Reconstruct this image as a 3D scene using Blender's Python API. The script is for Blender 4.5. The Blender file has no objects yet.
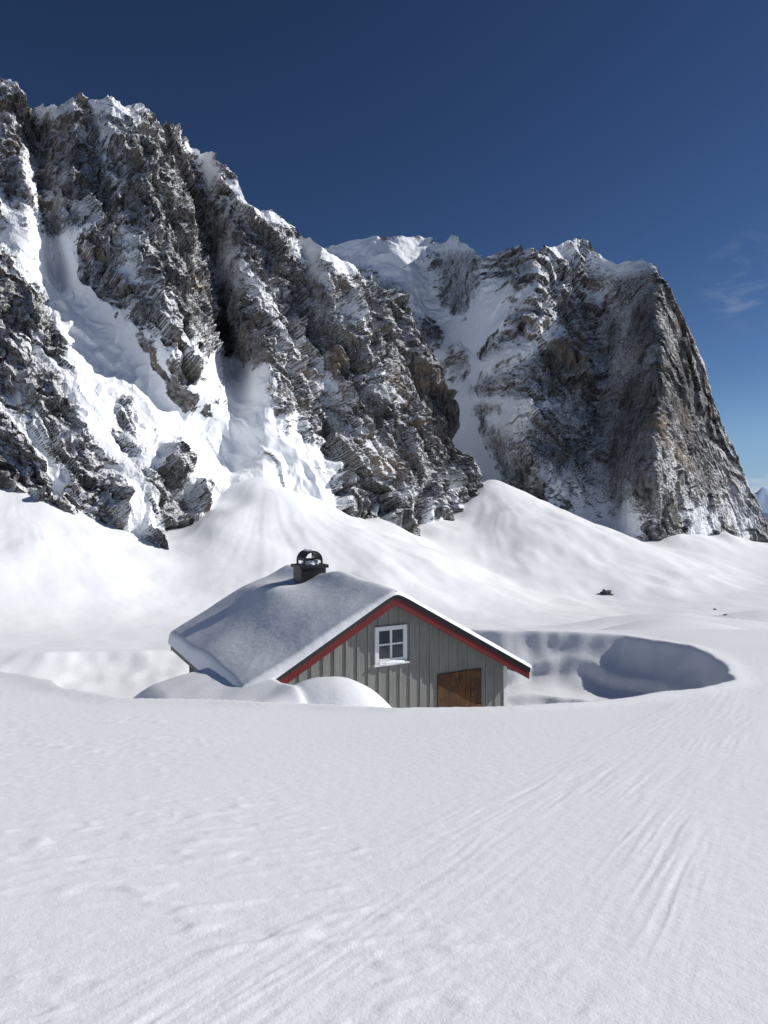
import bpy, math, numpy as np
from mathutils import Vector
rng=np.random.RandomState(7)
sc=bpy.context.scene
sc.view_settings.view_transform='Standard'; sc.view_settings.look='None'; sc.view_settings.exposure=0
F=683.0; HZ=500.0
def PX(x): return (np.asarray(x,float)-384)/F
def PT(y): return (HZ-np.asarray(y,float))/F
# ---------------- noise ----------------
perm=rng.permutation(256); perm=np.concatenate([perm,perm,perm])
grads=rng.normal(size=(256,3)); grads/=np.linalg.norm(grads,axis=1)[:,None]
def pn(x,y,z=0.0):
    x,y,z=np.broadcast_arrays(np.asarray(x,float),np.asarray(y,float),np.asarray(z,float))
    xi=np.floor(x).astype(int);yi=np.floor(y).astype(int);zi=np.floor(z).astype(int)
    xf=x-xi;yf=y-yi;zf=z-zi
    u=xf*xf*xf*(xf*(xf*6-15)+10);v=yf*yf*yf*(yf*(yf*6-15)+10);w=zf*zf*zf*(zf*(zf*6-15)+10)
    def g(i,j,k):
        h=perm[perm[perm[(xi+i)&255]+((yi+j)&255)]+((zi+k)&255)]
        gr=grads[h]; return gr[...,0]*(xf-i)+gr[...,1]*(yf-j)+gr[...,2]*(zf-k)
    a=g(0,0,0)*(1-u)+g(1,0,0)*u; b=g(0,1,0)*(1-u)+g(1,1,0)*u
    c=g(0,0,1)*(1-u)+g(1,0,1)*u; d=g(0,1,1)*(1-u)+g(1,1,1)*u
    return ((a*(1-v)+b*v)*(1-w)+(c*(1-v)+d*v)*w)*1.6
def fbm(x,y,z=0.0,o=4,g=.5):
    s=0;a=1
    for i in range(o):
        s=s+a*pn(x*2**i+17.3*i,y*2**i+9.1*i,np.asarray(z)*2**i+3.7*i);a*=g
    return s
def ridge(x,y,z=0.0,o=4,g=.5):
    s=0;a=1
    for i in range(o):
        s=s+a*(1-2*np.abs(pn(x*2**i+7.3*i,y*2**i+4.1*i,np.asarray(z)*2**i+8.7*i)));a*=g
    return s
def ss(a,b,x):
    t=np.clip((np.asarray(x,float)-a)/(b-a),0,1);return t*t*(3-2*t)
def saw(q,k=.75):
    f=q-np.floor(q); return np.where(f<k,f/k,(1-f)/(1-k))
RT=rng.rand(4,65536)
def facets(u,v,seed,tu=.5,tv=.5,bv=.0):
    """angular broken-rock relief: every Voronoi cell is its own tilted plane"""
    ui=np.floor(u).astype(int);vi=np.floor(v).astype(int)
    best=np.full(u.shape,1e9);out=np.zeros(u.shape)
    for i in(-1,0,1):
        for j in(-1,0,1):
            h=((ui+i)*7919+(vi+j)*104729+seed*1299721)&65535
            r0,r1,r2,r3=RT[0][h],RT[1][h],RT[2][h],RT[3][h]
            cu_=ui+i+r0;cv_=vi+j+r1;du=u-cu_;dv=v-cv_
            dd=np.maximum(np.abs(du+.35*dv),np.abs(dv-.3*du))+.25*(np.abs(du)+np.abs(dv))
            r4=RT[0][(h*31+7)&65535]
            val=(r2-.5)+du*(r3-.5)*2*tu+dv*((r4-.5)*2*tv-bv)
            mm=dd<best; best=np.where(mm,dd,best); out=np.where(mm,val,out)
    return out
def pldist(px,py,pts):
    d=np.full(px.shape,1e9)
    for (x0,y0),(x1,y1) in zip(pts[:-1],pts[1:]):
        dx,dy=x1-x0,y1-y0; t=np.clip(((px-x0)*dx+(py-y0)*dy)/(dx*dx+dy*dy),0,1)
        d=np.minimum(d,np.hypot(px-x0-t*dx,py-y0-t*dy))
    return d
def polysd(px,py,pts):
    d=pldist(px,py,pts+[pts[0]]); ins=np.zeros(px.shape,bool); n=len(pts)
    for i in range(n):
        x0,y0=pts[i];x1,y1=pts[(i+1)%n]
        if y0==y1: continue
        c=((y0>py)!=(y1>py))&(px<(x1-x0)*(py-y0)/(y1-y0)+x0); ins^=c
    return np.where(ins,d,-d)
# ---------------- mesh helpers ----------------
def grid_obj(name,P,mat,smooth=True,attrs=None,closed=False):
    n,m,_=P.shape
    idx=np.arange(n*m).reshape(n,m)
    if closed: idx=np.concatenate([idx,idx[:1]],0)
    q=np.stack([idx[:-1,:-1],idx[1:,:-1],idx[1:,1:],idx[:-1,1:]],-1).reshape(-1,4)
    me=bpy.data.meshes.new(name); me.vertices.add(n*m); me.vertices.foreach_set('co',P.reshape(-1).astype(np.float32))
    nf=len(q); me.loops.add(nf*4); me.loops.foreach_set('vertex_index',q.reshape(-1).astype(np.int32))
    me.polygons.add(nf); me.polygons.foreach_set('loop_start',np.arange(0,nf*4,4,dtype=np.int32))
    me.update(calc_edges=True)
    me.polygons.foreach_set('use_smooth',np.full(nf,smooth,dtype=bool))
    for k,v in (attrs or {}).items():
        a=me.attributes.new(k,'FLOAT','POINT'); a.data.foreach_set('value',v.reshape(-1).astype(np.float32))
    me.materials.append(mat); me.update()
    o=bpy.data.objects.new(name,me); sc.collection.objects.link(o); return o
def mesh_obj(name,verts,faces,mat,parent=None,bevel=0,smooth=False):
    me=bpy.data.meshes.new(name); me.from_pydata([tuple(v) for v in verts],[],faces); me.validate(); me.update()
    me.materials.append(mat); o=bpy.data.objects.new(name,me); sc.collection.objects.link(o)
    if parent: o.parent=parent
    if bevel:
        b=o.modifiers.new('b','BEVEL'); b.width=bevel; b.segments=2; b.limit_method='ANGLE'
    if smooth:
        for p in me.polygons:p.use_smooth=True
    return o
BF=[(0,3,2,1),(4,5,6,7),(0,1,5,4),(1,2,6,5),(2,3,7,6),(3,0,4,7)]
def boxv(a,b):
    x0,y0,z0=a;x1,y1,z1=b
    return [(x0,y0,z0),(x1,y0,z0),(x1,y1,z0),(x0,y1,z0),(x0,y0,z1),(x1,y0,z1),(x1,y1,z1),(x0,y1,z1)]
def boxes(name,L,mat,parent,bevel=0):
    V=[];Fc=[]
    for a,b in L:
        k=len(V);V+=boxv(a,b);Fc+=[tuple(i+k for i in f) for f in BF]
    return mesh_obj(name,V,Fc,mat,parent,bevel)
# ---------------- node helpers ----------------
class NT:
    def __init__(s,t): s.t=t
    def n(s,ty,ins=None,**kw):
        nd=s.t.nodes.new(ty)
        for k,v in kw.items(): setattr(nd,k,v)
        for k,v in (ins or {}).items():
            sk=nd.inputs[k]
            if isinstance(v,bpy.types.NodeSocket): s.t.links.new(v,sk)
            else: sk.default_value=v
        return nd
    def math(s,op,a,b=0.0,c=0.0,clamp=False):
        nd=s.n('ShaderNodeMath',{0:a,1:b,2:c},operation=op,use_clamp=clamp); return nd.outputs[0]
    def mix(s,f,a,b):
        nd=s.n('ShaderNodeMix',data_type='RGBA')
        for i,v in ((0,f),(6,a),(7,b)):
            if isinstance(v,bpy.types.NodeSocket): s.t.links.new(v,nd.inputs[i])
            else: nd.inputs[i].default_value=v
        return nd.outputs[2]
    def noise(s,vec,scale,detail=4,rough=.5,dist=0):
        nd=s.n('ShaderNodeTexNoise',{'Scale':scale,'Detail':detail,'Roughness':rough,'Distortion':dist}); s.t.links.new(vec,nd.inputs['Vector']); return nd.outputs['Fac']
    def ramp(s,f,a,b):
        return s.n('ShaderNodeMapRange',{0:f,1:a,2:b,3:0.0,4:1.0},interpolation_type='SMOOTHSTEP').outputs[0]
def newmat(name,rough=.6,col=None,metal=0):
    m=bpy.data.materials.new(name); m.use_nodes=True; t=NT(m.node_tree)
    b=m.node_tree.nodes['Principled BSDF']; b.inputs['Roughness'].default_value=rough; b.inputs['Metallic'].default_value=metal
    if col: b.inputs['Base Color'].default_value=(*col,1)
    return m,t,b
L=lambda t,a,b:t.t.links.new(a,b)
def mapping(t,scale=(1,1,1),rot=(0,0,0)):
    g=t.n('ShaderNodeTexCoord').outputs['Object']
    return t.n('ShaderNodeMapping',{'Vector':g,'Scale':scale,'Rotation':rot}).outputs[0]
SNOW=(.86,.885,.92,1)
snow,t,b=newmat('snow',.55)
b.inputs['Specular IOR Level'].default_value=.25
co=mapping(t)
n1=t.noise(co,80,2,.6); n2=t.noise(co,9,4,.6)
n4=t.noise(co,.09,5,.62,.3)
bp1=t.n('ShaderNodeBump',{'Height':n1,'Strength':.3,'Distance':.006})
bp2=t.n('ShaderNodeBump',{'Height':n2,'Strength':.24,'Distance':.03,'Normal':bp1.outputs[0]})
bp4=t.n('ShaderNodeBump',{'Height':n4,'Strength':.3,'Distance':1.0,'Normal':bp2.outputs[0]})
yv=t.n('ShaderNodeSeparateXYZ',{0:co}).outputs[1]
farm=t.ramp(yv,90,200)
mn=t.n('ShaderNodeMix',data_type='VECTOR'); L(t,farm,mn.inputs[0]); L(t,bp2.outputs[0],mn.inputs[4]); L(t,bp4.outputs[0],mn.inputs[5])
L(t,mn.outputs[1],b.inputs['Normal'])
big=t.noise(co,.35,3)
L(t,t.mix(big,(.84,.865,.90,1),(.89,.91,.94,1)),b.inputs['Base Color'])
rsnow,t,b=newmat('roof_snow',.55); co=mapping(t)
bp=t.n('ShaderNodeBump',{'Height':t.noise(co,5,4,.55),'Strength':.3,'Distance':.05}); L(t,bp.outputs[0],b.inputs['Normal']); b.inputs['Base Color'].default_value=SNOW
# mountain
def mount_mat(name,thr,sc_=1.0):
    m,t,b=newmat(name,.85); b.inputs['Specular IOR Level'].default_value=.2
    co=mapping(t,(sc_,sc_,sc_))
    nf=t.noise(co,.13,5,.65,.3)
    ns=t.noise(mapping(t,(.36*sc_,.36*sc_,.055*sc_),(0,.22,0)),1.0,4,.62,.3)
    at=t.n('ShaderNodeAttribute',attribute_name='snow').outputs['Fac']
    rocky=t.math('SUBTRACT',1.0,at,clamp=True)
    h=t.math('ADD',t.math('MULTIPLY',nf,1.0),t.math('MULTIPLY',ns,1.15))
    bp=t.n('ShaderNodeBump',{'Height':h,'Strength':t.math('MULTIPLY',rocky,1.0),'Distance':4.2/sc_})
    nz=t.n('ShaderNodeSeparateXYZ',{0:bp.outputs[0]}).outputs[2]
    nn=t.noise(mapping(t,(.034*sc_,.034*sc_,.022*sc_),(0,.6,0)),1.0,6,.66)
    v=t.math('ADD',nz,t.math('MULTIPLY',at,.75)); v=t.math('ADD',v,t.math('MULTIPLY',t.math('SUBTRACT',nn,.5),2.5))
    mask=t.ramp(v,thr-.03,thr+.04)
    c1=t.mix(t.ramp(ns,.36,.64),(.038,.037,.039,1),(.19,.183,.177,1))
    c2=t.mix(t.ramp(t.noise(co,.022,4,.6),.53,.70),c1,(.24,.185,.13,1))
    L(t,t.mix(mask,c2,(.87,.89,.92,1)),b.inputs['Base Color'])
    L(t,bp.outputs[0],b.inputs['Normal'])
    return m
mA=mount_mat('mountain_rock_snow',.27,1.0); mB=mount_mat('mountain_rock_snow_far',.23,.62)

# ---------------- ground ----------------
def G(x,y):
    yy=np.clip(y,-25,None)
    z=np.interp(yy,[-25,-8,0,2,8,11.2,12.5,14,16.3,19,21.7,25,30],[1.5,.2,-1.25,-1.62,-2.84,-3.48,-3.69,-3.84,-4.02,-4.12,-4.2,-4.7,-6.0])
    return z
ytab=np.linspace(-40,60,2001); ztab=G(0,ytab); k=np.exp(-np.linspace(-2,2,61)**2); k/=k.sum()
zt2=np.convolve(np.pad(ztab,30,mode='edge'),k,'valid')
def Gs(x,y):
    z=np.interp(y,ytab,zt2)
    z=z-.75*ss(14.5,21,y)*ss(-2,-6,x)
    return z
kp_floor=[(-300,190,-.20),(0,215,-.215),(180,250,-.205),(330,320,-.18),(480,400,-.172),(620,440,-.168),(768,470,-.155),(950,520,-.15)]
kp_base=[(-300,300,.055),(0,330,.000),(75,335,-.050),(150,345,-.098),(190,375,-.08),(230,420,-.03),(262,430,-.02),(320,460,-.035),(415,540,-.048),(450,580,-.04),(490,640,-.020),(530,690,-.035),(565,710,-.050),(620,710,-.055),(700,720,-.048),(768,770,-.058),(950,800,-.05)]
def kp(tab,px,i): return np.interp(px,[a[0] for a in tab],[a[i] for a in tab])
logd=np.linspace(math.log(15),math.log(9000),900)
def farcol(px):
    df,Tf=kp(kp_floor,px,1),kp(kp_floor,px,2); db,Tb=kp(kp_base,px,1),kp(kp_base,px,2)
    Tn=np.interp(px,[-200,0,200,420,520,768,950],[-.238,-.232,-.225,-.2,-.195,-.2,-.21])
    up=.018 if px<720 else -.005
    ds=[15,24,50,df*.62,df,df+.45*(db-df),db,db*1.10,db*1.4,1600,4000,9000]
    Ts=[Tn,Tn,Tn-.010,(Tn+Tf)/2-.004,Tf+.018,Tf+.44*(Tb-Tf)+.004,Tb,Tb+up,Tb-.05 if px<720 else -.08,-.08,-.07,-.05]
    T=np.interp(logd,np.log(ds),Ts)
    s=11; kk=np.exp(-np.linspace(-2.0,2.0,2*s*2+1)**2); kk/=kk.sum()
    return np.convolve(np.pad(T,2*s,mode='edge'),kk,'valid')
Xf=np.arange(-.80,.8001,.0027); phf=np.arctan(Xf)
phr=np.linspace(phf[-1],2*math.pi+phf[0],62)[1:-1]
ph=np.concatenate([phf,phr])
rr=np.concatenate([np.geomspace(.25,1.6,22)[:-1],np.geomspace(1.6,12,360)[:-1],np.linspace(12,26,170)[:-1],np.geomspace(26,150,60)[:-1],np.geomspace(150,900,300)[:-1],np.geomspace(900,9000,25)])
PHI,R=np.meshgrid(ph,rr,indexing='ij')
x=R*np.sin(PHI); y=R*np.cos(PHI)
Tt=np.zeros((len(ph),len(logd))); cc=np.zeros(len(ph))
for i,p in enumerate(ph):
    if i<len(phf): X=Xf[i]; c=math.cos(p)
    else:
        c=math.cos(math.atan(.8))
        w=(p-phf[-1])/(2*math.pi+phf[0]-phf[-1]); X=.8-1.6*ss(.25,.75,w)
    Tt[i]=farcol(384+F*X); cc[i]=c
kk=np.exp(-np.linspace(-2,2,33)**2); kk/=kk.sum()
Ts2=np.zeros((len(phf),len(logd)))
pad=np.pad(Tt[:len(phf)],((16,16),(0,0)),mode='edge')
for j in range(33): Ts2+=kk[j]*pad[j:j+len(phf)]
Tt[:len(phf)]=Ts2
Z=np.zeros_like(R)
for i in range(len(ph)):
    dd=rr*cc[i]; Z[i]=dd*np.interp(np.log(np.maximum(dd,1)),logd,Tt[i])
w=ss(22,33,R*np.where(np.abs(PHI)<.7,np.cos(PHI),.78))
gz=Gs(x,y)*(1-w)+Z*w
def sm(a,b_,k=.12):
    h=np.clip(.5+.5*(a-b_)/k,0,1); return b_*(1-h)+a*h+k*h*(1-h)
# talus / avalanche cones below the gullies: real cones, slope ~30 deg
mf=(R>150)&(R<1000)&(y>0)
xf_,yf_,zf_=x[mf],y[mf],gz[mf]
wx_=xf_+9*fbm(xf_/60,yf_/60,1.,o=3); wy_=yf_+9*fbm(xf_/60,yf_/60,7.,o=3)
for px_,py_,d_,sl in ((-150,470,318,.60),(-60,476,322,.58),(8,482,338,.60),(62,506,345,.60),(118,534,352,.60),(212,508,406,.56),(262,474,448,.54),(308,498,466,.58),(345,512,490,.58),(380,516,515,.60),(440,518,570,.62),(489,478,655,.52),(532,500,705,.60),(588,522,722,.64),(668,522,722,.62),(722,530,745,.62)):
    ax,ay,az=PX(px_)*d_,d_,PT(py_)*d_
    rc=np.hypot(wx_-ax,wy_-ay); ang=np.arctan2(wx_-ax,wy_-ay)
    zc=az+2.5-sl*np.sqrt(rc**2+49)+.00055*np.minimum(rc,200)**2+.010*np.minimum(rc,60)*pn(ang*6,px_*.37,0.)+.0045*np.minimum(rc,60)*pn(ang*21,px_*.7,3.)
    zf_=sm(zf_,zc,12.0)
gz[mf]=zf_
far=ss(60,200,R)*(y>0)
A_=np.arctan2(x,y)
gz+=far*R*.0018*fbm(A_*8,np.log(R)*4,2.0,o=3)
gz+=far*(.40*fbm(x/22,y/40,3.,o=4)*ss(180,330,R))
gz+=.10*ss(3,30,R)*fbm(x*.12,y*.12,0,o=3)*(R<200)
def bump(cx,cy,sx,sy,h,rot=0):
    c,s=math.cos(rot),math.sin(rot); a=(x-cx)*c+(y-cy)*s; b_=-(x-cx)*s+(y-cy)*c
    return h*np.exp(-(a/sx)**2-(b_/sy)**2)
gz+=bump(25,58,8,4,1.9,.2)+bump(40,85,14,7,2.0,.1)+bump(33,52,5,3,.8)+bump(90,220,30,14,5)+bump(150,260,40,16,6)
# wind scoop round the cabin
rim=[(-4.6,12.6),(-2.6,12.1),(-.5,11.5),(.3,11.25),(2.1,11.45),(3.9,12.25),(6.2,13.5),(7.5,14.7),(8.2,16.2),(8.6,17.8),(8.45,18.9),(7.3,20.6),(5.6,21.3),(4.0,21.7),(1,23),(-3,24.5),(-8,23.5),(-13,22),(-13,17.5),(-9.1,16.3),(-6.3,13.6)]
m=(R<34)&(y>5)
sx_,sy_=x[m],y[m]
wob=.22*pn(sx_*.5,sy_*.5,3.0)+.07*pn(sx_*1.7,sy_*1.7,6.0)
sd=polysd(sx_,sy_,rim)+wob
left=ss(-3,-6,sx_)
D=1.72*(1-left)+1.25*left
W=1.05+.15*left
s=np.maximum(sd,0)
prof=1-np.exp(-(s/W)**1.25)
dep=D*prof
q_=s*.62+.55*pn(sx_*.3,sy_*.3,1.)+.2*pn(sx_*.8,sy_*.8,2.)
lay=.20*saw(q_+.2,.84)*ss(.3,1.0,s)*ss(4.5,2.5,s)*(1-.6*left)
lip=.05*np.exp(-(sd/.35)**2)
hz=gz[m]-dep+lay+lip+.05*fbm(sx_*.5,sy_*.5,9.,o=3)*prof
th=math.radians(29); cu,su=math.cos(th),math.sin(th)
lx=(sx_-.24)*cu+(sy_-15)*su; ly=-(sx_-.24)*su+(sy_-15)*cu   # cabin-local
h1=-3.58+.20*np.minimum(0,lx+2.9)-.03*(ly-.5)+.03*fbm(sx_*.8,sy_*.8,4.,o=2)
m1=ss(-2.35,-2.85,lx)*ss(4.6,2.2,ly)*ss(-6.8,-4.6,lx)*ss(-2.8,-1.2,ly)
fill1=np.where(m1>.001,-6.2+(h1+6.2)*m1**.55,-9)
e2=np.exp(-(np.abs((sx_+1.05)/1.95)**2.4+np.abs((sy_-12.85)/1.15)**2.6))
fill2=np.where(e2>.02,-5.6+2.24*e2+.03*fbm(sx_*1.3,sy_*1.3,8.,o=2),-9)
hz=sm(hz,fill1,.25); hz=sm(hz,fill2,.3)
gz[m]=hz
# sastrugi
a=x*.853-y*.522; bb=x*.522+y*.853
near=(1-ss(14,24,R))*(y>-3)
outside=np.ones_like(R); outside[m]=1-ss(-.1,.5,sd)
wa=a+.06*pn(bb*.35,a*.5,2)+.02*pn(bb*1.3,a*2,4)
band=np.exp(-np.maximum(0,np.abs(a+1.25)-.6)**2/.08)
q=ridge(wa*7.0,bb*.28,1.,o=2,g=.6)
q2=ridge(wa*15.,bb*.9,5.,o=2)
st=(band*(.2+.8*ss(-.35,.45,pn(bb*.6,a*1.5,8.))))*(.0028*q+.0032*q2)
lb=x*.95+y*.3; lc=-x*.3+y*.95
scal=np.maximum(0,pn(lb*3.2+.6*pn(x*4,y*4,3),lc*11,5.)-.08)
scal2=np.maximum(0,pn(lb*7,lc*20+pn(x*3,y*3,1),7)-.1)
pm=ss(.0,.4,fbm(x*.45,y*.45,21,o=2)); pm2=ss(-.1,.4,fbm(x*.6,y*.6,25,o=2))
leftm=ss(.5,-1.2,x+.30*(y-5))
gz+=near*outside*(st+(.018*scal*pm+.012*scal2*pm2)*leftm+(.003*scal*pm)+.010*fbm(x*.3,y*.3,3,o=2))
P=np.stack([x,y,gz],-1)
grid_obj('snow_ground',P,snow,closed=True)

# ---------------- mountains ----------------
def mountain(name,px0,px1,step,crest,tan_,offs,snows,outdir,scale,mat,nrow=360,amp=1.0,base_extra=None,calm=None):
    pxs=np.arange(px0,px1,step); cr=np.interp(pxs,[c[0] for c in crest],[c[1] for c in crest])
    Xc=PX(pxs); Tc=PT(cr); db=kp(base_extra or kp_base,pxs,1); Tb=kp(base_extra or kp_base,pxs,2)
    T0=Tb-.05; Tc=np.maximum(Tc,T0+.004)
    tt=np.linspace(0,1,nrow)
    T=T0[:,None]+(Tc-T0)[:,None]*tt[None]
    Xg=np.repeat(Xc[:,None],nrow,1); pxg=np.repeat(pxs[:,None],nrow,1); pyg=HZ-F*T
    zb=Tb*db
    d=((db-zb/tan_)[:,None])/(1-T/tan_)
    d=np.maximum(d,db[:,None]-.0)
    hb=F*(T-Tb[:,None])
    for pts,wd,am in offs:
        d=d+am*np.exp(-(pldist(pxg,pyg,pts)/wd)**2)*(1 if am>0 else ss(-5,70,hb))
    S=np.zeros_like(d)
    for pts,wd,am in snows:
        wv=wd*(1+.8*fbm(pxg/45,pyg/45,1.5,o=4))
        S+=am*np.exp(-(pldist(pxg,pyg,pts)/np.maximum(wv,2))**2)
    S+=.95*np.exp(-(np.maximum(hb,0)/48)**2)*ss(-.25,.25,fbm(pxg/34,pyg/60,7.,o=4))
    S+=.28*np.exp(-((pyg-cr[:,None])/14)**2)
    S=np.clip(S,-1,1)
    p=np.stack([Xg*d,d,T*d],-1)
    q=p/scale
    X_,Y_,Z_=q[...,0],q[...,1],q[...,2]
    lat=X_*.75+Y_*.66
    rock=1-.92*ss(.25,.8,S)
    wx=.5*fbm(X_*.03,Y_*.03,Z_*.03,o=3)
    big=9*ridge(lat*.022+wx,Z_*.008,3.,o=3)+5*fbm(X_*.03,Y_*.03,Z_*.03,o=3)
    w1=fbm(X_*.02,Y_*.02,Z_*.02,o=4); w2=fbm(X_*.025+9,Y_*.025,Z_*.025,o=4)
    sh=lat+.30*Z_; sv=Z_+.35*lat
    fa=15*facets(sh/36+.5*w1,sv/80+.3*w2,3,.8,.5,.30)+6.5*facets(sh/14+.8*w1,sv/36+.6*w2,11,.9,.6,.42)+2.8*facets((lat+.1*Z_)/6+1.3*w1,(Z_+.5*lat)/14+1.1*w2,23,.8,.7,.5)+1.1*facets(lat/3.2+2*w2,(Z_-.3*lat)/6+2*w1,37,.8,.8,.6)
    ter=2.6*saw((Z_+.8*lat)/24+1.0*w1,.78)+1.0*saw((Z_+.5*lat)/9+1.3*w2+.3,.78)
    fine=.7*ridge(X_*.13,Y_*.13,Z_*.05,o=3,g=.6)
    disp=fa+ter+fine
    disp=(disp-disp.mean()+big*.35-big.mean()*.35)*rock+(big-big.mean())*.5
    edge=ss(0,.10,tt)[None]*ss(px1,px1-12,pxg)
    if calm is not None:
        disp=disp*calm(pxg,pyg)+ (1-calm(pxg,pyg))*(3.0*ridge(lat*.06+.3*w1,Z_*.006,2.,o=4,g=.55))
    p=p+(disp*scale*amp*edge)[...,None]*np.array(outdir)
    last=p[:,-1]
    nb=22
    back=[]
    for j in range(1,nb):
        f=j/nb; dd=last.copy(); dd[:,1]+=260*f*scale; dd[:,0]+=dd[:,0]*260*f*scale/np.maximum(last[:,1],1)-60*f
        zz=last[:,2]*(1-f**1.3)+(-80)*f**1.3+4*scale*fbm(dd[:,0]*.03,dd[:,1]*.03,1.,o=3)
        dd[:,2]=np.minimum(zz,last[:,2]*(1-.35*f))
        back.append(dd)
    p=np.concatenate([p]+[np.stack(back,1)],1)
    S=np.concatenate([S,np.repeat(S[:,-1:],nb-1,1)],1)
    return grid_obj(name,p,mat,smooth=False,attrs={'snow':S})
crestA=[(-420,60),(-200,70),(-60,60),(0,82),(12,86),(30,112),(60,108),(100,105),(130,106),(148,114),(165,132),(185,150),(215,165),(235,182),(250,205),(270,214),(290,222),(320,250),(345,262),(372,280),(400,300),(418,330),(440,370),(455,420),(465,450),(478,475),(488,500),(496,520)]
offA=[([(40,110),(48,200),(60,290)],12,28),([(190,150),(215,260),(232,370)],16,50),([(228,330),(240,400)],14,28),
      ([(120,110),(150,250),(190,380)],28,-22),([(330,260),(380,380),(430,500)],34,-30),
      ([(300,240),(310,330),(330,430)],14,22),([(60,280),(110,345),(160,395),(230,450)],26,24),([(90,120),(110,220)],8,14),([(360,290),(400,380)],9,14)]
snA=[([(52,255),(80,310),(110,345),(150,385)],22,1.1),([(150,385),(200,430),(250,480),(290,520)],36,1.2),([(228,366),(240,400),(265,430),(300,470),(330,505)],26,1.0),
     ([(205,400),(225,450),(262,500)],24,.9),([(30,150),(40,260)],8,.6),([(125,275),(165,305)],9,.6),([(40,340),(80,400),(130,470),(150,530)],15,.6),([(0,400),(40,450),(80,510)],13,.55),
     ([(190,158),(250,210),(300,232),(350,270)],13,.45),([(60,115),(140,118)],10,.4),([(0,230),(50,290),(110,400)],14,.45),
     ([(175,460),(188,520),(172,555)],11,-.3),([(0,480),(40,500)],14,-.5),([(330,508),(420,525)],12,-.4),([(430,380),(470,480)],14,-.4),([(150,200),(190,330)],28,-.15),([(350,390),(420,470)],22,-.2),
     ([(220,300),(228,350)],9,-.6),([(300,440),(360,480)],10,.4),([(240,250),(290,330),(330,390),(390,470)],10,.5),([(290,245),(350,320),(400,400)],8,.4),([(100,130),(125,200),(130,270)],7,.4),([(0,180),(30,260)],9,.5)]
mountain('mountain_cliff',-420,497,1.35,crestA,1.7,offA,snA,(.62,-.68,.38),1.0,mA,nrow=390)
crestB=[(280,330),(300,270),(322,248),(345,244),(370,238),(400,237),(440,236),(460,241),(470,252),(480,264),(500,256),(520,250),(550,248),(580,243),(600,258),(615,268),(640,263),(652,272),(665,292),(680,325),(700,372),(720,425),(740,472),(757,510),(770,530),(790,545)]
offB=[([(430,240),(440,300),(455,350),(450,400),(470,450),(490,480)],26,60),([(650,280),(660,400),(640,530)],32,-55),([(540,260),(520,360),(540,500)],30,-30),
      ([(590,300),(600,420),(600,520)],18,25),([(700,400),(740,500)],16,10)]
snB=[([(365,250),(410,280),(440,310),(455,335)],26,.9),([(455,335),(430,365),(450,400),(468,430),(490,480)],22,.95),([(350,246),(470,250)],9,.35),
     ([(490,290),(470,330)],18,.7),([(560,252),(620,275),(640,268)],13,.45),([(480,365),(560,335)],11,.6),([(500,420),(560,400)],9,.5),([(470,400),(500,400)],12,.6),([(530,290),(610,300)],18,.4),
     ([(650,300),(690,420),(740,510)],34,-.55),([(610,440),(640,520)],34,-.35)]
baseB=[(200,1000,0),(430,800,-.01),(480,735,.0),(530,700,-.03),(565,705,-.050),(620,700,-.055),(660,690,-.050),(700,720,-.048),(768,800,-.058),(950,820,-.05)]
mountain('mountain_peak',280,790,1.35,crestB,2.1,offB,snB,(.1,-.9,.4),1.5,mB,nrow=340,amp=.75,base_extra=baseB,
  calm=lambda a_,b_: 1-.65*ss(570,640,a_+.12*(b_-400)))
# sea and far islands
seam,t,b=newmat('sea_water',.25,(.05,.09,.14))
n=64
mesh_obj('sea',[(0,6000,-245)]+[(45000*math.sin(i/n*2*math.pi),6000+45000*math.cos(i/n*2*math.pi),-245) for i in range(n)],[(0,(i+1)%n+1,i+1) for i in range(n)],seam)
hm,t,b=newmat('hazy_island_snow',.9,(.36,.50,.70))  # atmospheric haze painted into the base colour as pale blue
A2,B2=np.meshgrid(np.linspace(.40,.95,220),np.linspace(0,1,16),indexing='ij')
hh=(300+200*ridge(A2*14,0.,3.,o=4)*.5)*np.sin(B2*math.pi)
rr2=15000+3500*B2
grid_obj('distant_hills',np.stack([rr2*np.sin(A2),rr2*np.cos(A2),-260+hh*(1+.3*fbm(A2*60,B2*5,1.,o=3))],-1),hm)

# ---------------- cabin ----------------
cab=bpy.data.objects.new('wooden_cabin',None); sc.collection.objects.link(cab); cab.location=(.24,15,-5.5); cab.rotation_euler=(0,0,th)
AZ=3.45; SL=.555; XR=3.8; XL=3.45; LEN=6.5
def wood(name,col,var=.25,rough=.75,sx=9):
    m,t,b=newmat(name,rough); co=mapping(t,(sx,sx,.8)); nz=t.noise(co,3,6,.65,.3); n2=t.noise(mapping(t),1.3,4)
    d=tuple(c*(1-var*1.6) for c in col); l=tuple(min(1,c*(1+var)) for c in col)
    f=t.math('ADD',t.math('MULTIPLY',nz,.6),t.math('MULTIPLY',n2,.4))
    L(t,t.mix(t.ramp(f,.3,.7),(*d,1),(*l,1)),b.inputs['Base Color'])
    bp=t.n('ShaderNodeBump',{'Height':nz,'Strength':.35,'Distance':.01}); L(t,bp.outputs[0],b.inputs['Normal']); return m
grey=wood('grey_painted_boards',(.235,.238,.22),.16); red=wood('red_barge_paint',(.15,.008,.007),.2,.5); blk=wood('black_trim',(.02,.02,.022),.2,.5)
white=wood('white_paint',(.74,.76,.78),.06,.5)
shut,t,b=newmat('weathered_shutter',.8)
g1=t.noise(mapping(t,(16,16,1.2)),1.6,6,.7,.4); g2=t.noise(mapping(t),2.6,5,.7)
c=t.mix(t.ramp(g1,.38,.62),(.045,.020,.008,1),(.19,.075,.017,1)); c=t.mix(t.ramp(g2,.42,.62),c,(.065,.030,.012,1))
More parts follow.
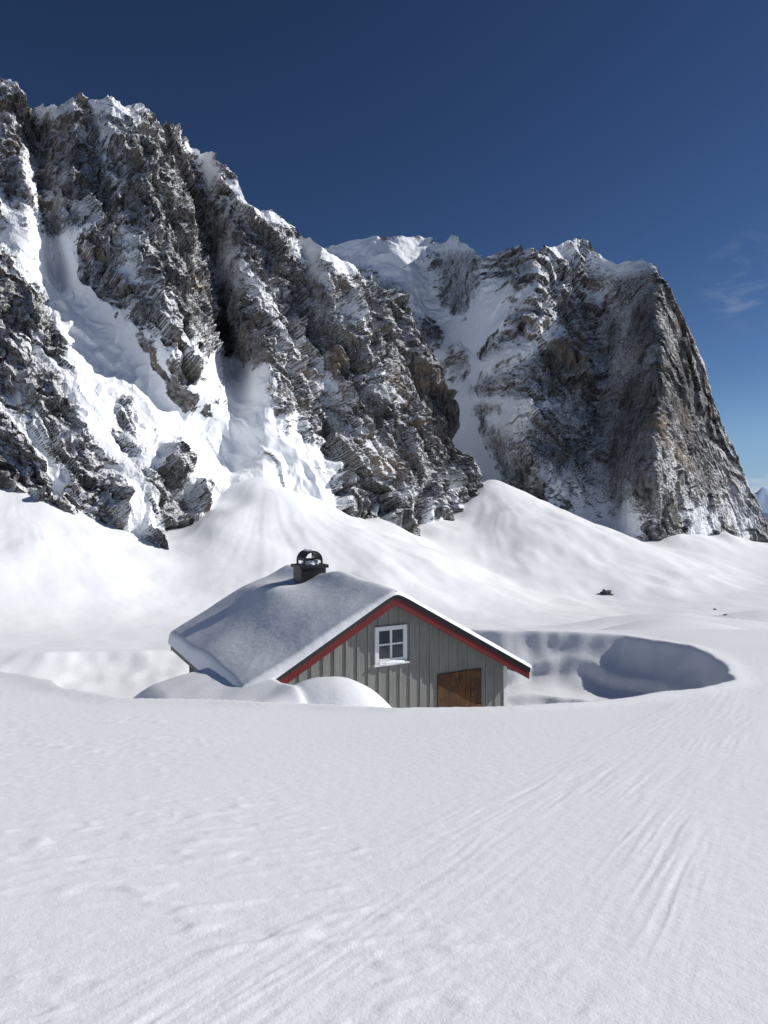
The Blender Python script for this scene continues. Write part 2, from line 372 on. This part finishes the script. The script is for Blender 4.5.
L(t,c,b.inputs['Base Color']); bp=t.n('ShaderNodeBump',{'Height':g1,'Strength':.5,'Distance':.01}); L(t,bp.outputs[0],b.inputs['Normal'])
metal,_,_=newmat('chimney_black_metal',.45,(.018,.018,.02),.3)
felt,_,_=newmat('dark_roof_felt',.9,(.03,.03,.033))
glass,_,_=newmat('window_glass',.06,(.03,.04,.055)); glass.node_tree.nodes['Principled BSDF'].inputs['Specular IOR Level'].default_value=.8
def rz(xx): return AZ-SL*abs(xx)
WL,WR,Y0,Y1=-3.05,3.4,.38,6.15
tk=.14
V=[]
for yy in (Y0,Y1): V+=[(WL,yy,-.6),(WR,yy,-.6),(WR,yy,rz(WR)-tk-.03),(0,yy,AZ-tk-.03),(WL,yy,rz(WL)-tk-.03)]
mesh_obj('walls',V,[(0,1,2,3,4),(9,8,7,6,5),(0,5,6,1),(1,6,7,2),(2,7,8,3),(3,8,9,4),(4,9,5,0)],grey,cab)
V=[];Fc=[]
xx=WL+.14
while xx<WR-.1:
    top=rz(xx)-tk-.06
    segs=[(-.5,top)]
    if abs(xx-.1)<.5: segs=[(-.5,1.80),(2.70,top)]
    if 1.32<xx<2.68: segs=[(1.47,top)]
    for z0,z1 in segs:
        if z1>z0:
            j=rng.uniform(-.006,.006)
            k=len(V);V+=boxv((xx-.03+j,Y0-.028,z0),(xx+.03+j,Y0+.0,z1));Fc+=[tuple(i+k for i in f) for f in BF]
    xx+=.272
yy=Y0+.2
while yy<Y1:
    k=len(V);V+=boxv((WL-.028,yy-.03,-.5),(WL,yy+.03,rz(WL)-tk-.06));Fc+=[tuple(i+k for i in f) for f in BF]
    k=len(V);V+=boxv((WR,yy-.03,-.5),(WR+.028,yy+.03,rz(WR)-tk-.06));Fc+=[tuple(i+k for i in f) for f in BF]
    yy+=.272
mesh_obj('battens',V,Fc,grey,cab,.004)
boxes('corner_boards',[((WR-.07,Y0-.034,-.6),(WR+.032,Y0-.002,rz(WR)-tk-.05)),((WL-.032,Y0-.034,-.6),(WL+.07,Y0-.002,rz(WL)-tk-.05))],white,cab,.005)
def slab(name,x0,x1,y0,y1,t0,t1,mat,bev=0):
    V=[]
    for yy in (y0,y1):
        for xq in (x0,x1):
            V+=[(xq,yy,rz(xq)-t0),(xq,yy,rz(xq)-t1)]
    return mesh_obj(name,V,[(0,1,3,2),(4,6,7,5),(0,2,6,4),(1,5,7,3),(0,4,5,1),(2,3,7,6)],mat,cab,bev)
slab('roof_right',0,XR,0,LEN,0,tk,felt); slab('roof_left',-XL,0,0,LEN,0,tk,felt)
for nm,xe in (('right',XR+.02),('left',-XL-.02)):
    slab('barge_board_'+nm,0,xe,-.035,-.003,.06,.26,red,.004)
    slab('verge_trim_'+nm,0,xe+.01*np.sign(xe),-.055,-.001,-.06,.085,blk,.004)
    slab('rear_barge_board_'+nm,0,xe,LEN+.003,LEN+.035,.02,.24,red)
for nm,xe,sg in (('right',XR,1),('left',-XL,-1)):
    z=rz(xe); xs=sorted((xe+.003*sg,xe+.03*sg))
    boxes('eave_fascia_'+nm,[((xs[0],.0,z-.2),(xs[1],LEN,z-.01))],blk,cab)
wx0,wx1,wz0,wz1=-.315,.515,1.84,2.67
fy=Y0-.05
boxes('window_frame',[((wx0,fy,wz0),(wx0+.10,Y0+.0-.001,wz1)),((wx1-.10,fy,wz0),(wx1,Y0-.001,wz1)),((wx0+.1,fy,wz1-.10),(wx1-.1,Y0-.001,wz1)),((wx0+.1,fy,wz0),(wx1-.1,Y0-.001,wz0+.10))],white,cab,.006)
mx=(wx0+wx1)/2;mz=(wz0+wz1)/2
boxes('window_muntins',[((mx-.028,fy+.012,wz0+.1),(mx+.028,Y0-.004,wz1-.1)),((wx0+.1,fy+.014,mz-.02),(mx-.028,Y0-.004,mz+.02)),((mx+.028,fy+.014,mz-.02),(wx1-.1,Y0-.004,mz+.02))],white,cab,.004)
boxes('window_pane',[((wx0+.09,Y0-.02,wz0+.09),(wx1-.09,Y0-.006,wz1-.09))],glass,cab)
boxes('window_sill',[((wx0-.04,Y0-.10,wz0-.05),(wx1+.04,Y0-.002,wz0-.003))],white,cab,.006)
def lump(name,cx,cy,cz,sx,sy,sz,parent,seed=0,mat=rsnow,amp=.25,par=None):
    import bmesh
    bm=bmesh.new(); bmesh.ops.create_icosphere(bm,subdivisions=4,radius=1)
    vs=np.array([v.co[:] for v in bm.verts]); n_=fbm(vs[:,0]*1.3+seed,vs[:,1]*1.3,vs[:,2]*1.3,o=3)
    for v,q_ in zip(bm.verts,n_):
        v.co*=1+amp*q_; v.co=Vector((v.co.x*sx+cx,v.co.y*sy+cy,v.co.z*sz+cz))
    me=bpy.data.meshes.new(name); bm.to_mesh(me); bm.free(); me.materials.append(mat)
    for p_ in me.polygons:p_.use_smooth=True
    o=bpy.data.objects.new(name,me); sc.collection.objects.link(o); o.parent=parent; return o
lump('sill_snow',.12,Y0-.07,wz0+.0,.36,.05,.05,cab,3)
pl=[];xq=1.36
while xq<2.62:
    w_=min(.32,2.64-xq); pl.append(((xq+.003,Y0-.04,.2),(xq+w_-.003,Y0-.002,1.40+rng.uniform(-.006,.006)))); xq+=.32
boxes('shutter_planks',pl,shut,cab,.004)
boxes('shutter_rails',[((1.36,Y0-.062,.45),(2.64,Y0-.041,.54))],shut,cab,.004)
# roof snow
gx=np.linspace(-XL-.10,XR+.09,220); gy=np.linspace(-.09,LEN+.06,180)
GX,GY=np.meshgrid(gx,gy,indexing='ij')
ridgez=AZ-SL*np.sqrt(GX**2+.12**2)+SL*.12*.6
ed=np.minimum(np.minimum(GY-gy[0],gy[-1]-GY),np.minimum(GX-gx[0],gx[-1]-GX))
base=.125+.10*ss(-.4,-1.6,GX)+.06*ss(1.2,3.2,GY)*ss(.3,1.5,np.abs(GX))+.03*fbm(GX*.6,GY*.6,2.,o=2)
base+=.10*np.exp(-((GX+1.7)/.9)**2-((GY-3.0)/1.6)**2)
base+=.12*np.exp(-((GX-.0)/.7)**2-((GY-2.6)/1.0)**2)
base-=.09*np.exp(-((GX+.3)/.6)**2-((GY-4.3)/.6)**2)
base+=.10*np.exp(-((GX+1.3)/.5)**2-((GY-4.6)/1.2)**2)
base+=.12*ss(-2.2,-3.4,GX)*ss(4.2,2.5,GY)
base*=(.78+.22*ss(-.05,.9,GY+.25*pn(GX*1.2,0,3.)))
thk=np.maximum(base,.05)*np.sqrt(np.clip(1-(1-np.clip(ed/.13,0,1))**2,0,1))
top=ridgez+thk+.002
top=np.where(ed<=1e-6,np.minimum(AZ-SL*np.abs(GX)+.03,top),top)
o=grid_obj('roof_snow_cover',np.stack([GX,GY,top],-1),rsnow); o.parent=cab
# chimney
CX,CY=-.22,4.3
boxes('chimney_stack',[((CX-.36,CY-.30,2.3),(CX+.36,CY+.30,3.72)),((CX-.42,CY-.35,3.66),(CX+.42,CY+.35,3.75))],metal,cab,.012)
V=[];Fc=[];N=18
HZ0=3.86
for j,yy in enumerate((CY-.28,CY+.28)):
    for i in range(N+1):
        a_=math.pi*i/N
        for r_ in (.27,.235): V.append((CX+r_*math.cos(a_),yy,HZ0+r_*1.0*math.sin(a_)))
M=2*(N+1)
for i in range(N):
    a0=2*i
    Fc+=[(a0,a0+2,M+a0+2,M+a0),(a0+1,M+a0+1,M+a0+3,a0+3),(a0,a0+1,a0+3,a0+2),(M+a0,M+a0+2,M+a0+3,M+a0+1)]
mesh_obj('chimney_hood',V,Fc,metal,cab)
boxes('chimney_hood_legs',[((CX+s_*.255-.02,CY+q_*.24-.03,3.75),(CX+s_*.255+.02,CY+q_*.24+.03,HZ0+.02)) for s_ in(-1,1) for q_ in(-1,1)]+[((CX-.012,CY-.2,3.75),(CX+.012,CY-.17,4.1)),((CX-.2,CY-.19,3.9),(CX+.2,CY-.165,3.93))],metal,cab)
lump('chimney_snow',CX,CY,3.78,.22,.22,.12,cab,2)
lump('chimney_hood_snow',CX-.03,CY,HZ0+.27,.13,.22,.035,cab,2)
V=[];Fc=[]
for i in range(16):
    xi=XR-rng.uniform(0,.9) if i<7 else XR+.03; yi=-.02 if i<7 else rng.uniform(.05,2.5); ln=rng.uniform(.05,.2); z0=rz(min(xi,XR))-.20 ; r_=.011; k=len(V)
    V+=[(xi+r_*math.cos(q_*2.09),yi+r_*math.sin(q_*2.09),z0) for q_ in range(3)]+[(xi,yi,z0-ln)]
    Fc+=[(k,k+1,k+3),(k+1,k+2,k+3),(k+2,k,k+3)]
ice,_,_=newmat('ice',.1,(.7,.78,.85)); mesh_obj('icicles',V,Fc,ice,cab)
# boulders
rk,t,b=newmat('boulder_rock',.9); co=mapping(t); L(t,t.mix(t.noise(co,1.2,6,.7),(.02,.02,.022,1),(.16,.14,.12,1)),b.inputs['Base Color'])
def boulder(pxx,pyy,sz,seed):
    X=PX(pxx);T=PT(pyy)
    col=int(np.argmin(np.abs(Xf-X))); tc=gz[col]/y[col]; ok=np.where((rr>13)&(tc>=T))[0]
    j=ok[0] if len(ok) else 600
    o=lump('boulder',0,0,0,sz*1.3,sz,sz*.8,None,seed,rk,.7); o.location=(x[col,j],y[col,j],gz[col,j]+sz*.1); 
    for p_ in o.data.polygons:p_.use_smooth=False
for a_ in ((606,595,2.6,1),(716,610,.6,4),(727,616,.45,9)): 
    boulder(*a_)
# ---------------- light, sky, camera ----------------
AZI,EL=math.radians(81),math.radians(33)
S=Vector((math.sin(AZI)*math.cos(EL),math.cos(AZI)*math.cos(EL),math.sin(EL)))
sun=bpy.data.lights.new('sun','SUN'); sun.energy=4.3; sun.angle=math.radians(.53); sun.color=(1,.96,.90)
so=bpy.data.objects.new('sun',sun); sc.collection.objects.link(so); so.rotation_euler=S.to_track_quat('Z','Y').to_euler()
w=bpy.data.worlds.new('World'); sc.world=w; w.use_nodes=True; t=NT(w.node_tree); bg=w.node_tree.nodes['Background']
sky=t.n('ShaderNodeTexSky',sky_type='NISHITA'); sky.sun_disc=False; sky.sun_elevation=EL; sky.sun_rotation=AZI; sky.altitude=2500; sky.air_density=1.0; sky.dust_density=.1; sky.ozone_density=2.5
dirn=t.n('ShaderNodeTexCoord').outputs['Generated']
gm=t.n('ShaderNodeGamma',{'Color':sky.outputs[0],'Gamma':1.42}).outputs[0]
hs=t.n('ShaderNodeHueSaturation',{'Saturation':1.0,'Value':.34,'Color':gm}).outputs[0]
cd=Vector((.54,1,.315)).normalized()
dt=t.n('ShaderNodeVectorMath',{0:dirn,1:tuple(cd)},operation='DOT_PRODUCT').outputs['Value']
cm=t.ramp(dt,.9975,.9998)
cn=t.ramp(t.noise(t.n('ShaderNodeMapping',{'Vector':dirn,'Scale':(1,1,3.5)}).outputs[0],14,6,.6,.6),.45,.75)
cl=t.math('MULTIPLY',t.math('MULTIPLY',cm,cn),.16)
cz=t.n('ShaderNodeSeparateXYZ',{0:dirn}).outputs[2]
haze=t.math('MULTIPLY',t.ramp(cz,.16,.0),.8)
hs=t.mix(haze,hs,(2.6,4.4,7.2,1))
lowb=t.math('MULTIPLY',t.ramp(cz,.045,.015),t.ramp(t.noise(t.n('ShaderNodeMapping',{'Vector':dirn,'Scale':(1,1,5)}).outputs[0],9,6,.6),.35,.6))
cl=t.math('ADD',cl,t.math('MULTIPLY',lowb,.7),clamp=True)
L(t,t.mix(cl,hs,(7,7.4,8,1)),bg.inputs['Color']); bg.inputs['Strength'].default_value=.085
cam=bpy.data.cameras.new('camera'); cam.sensor_fit='VERTICAL'; cam.sensor_height=36; cam.lens=36*F/1024; cam.clip_end=80000; cam.clip_start=.05
c=bpy.data.objects.new('camera',cam); sc.collection.objects.link(c); c.location=(0,0,0); c.rotation_euler=(math.radians(90-1.0),0,0); sc.camera=c
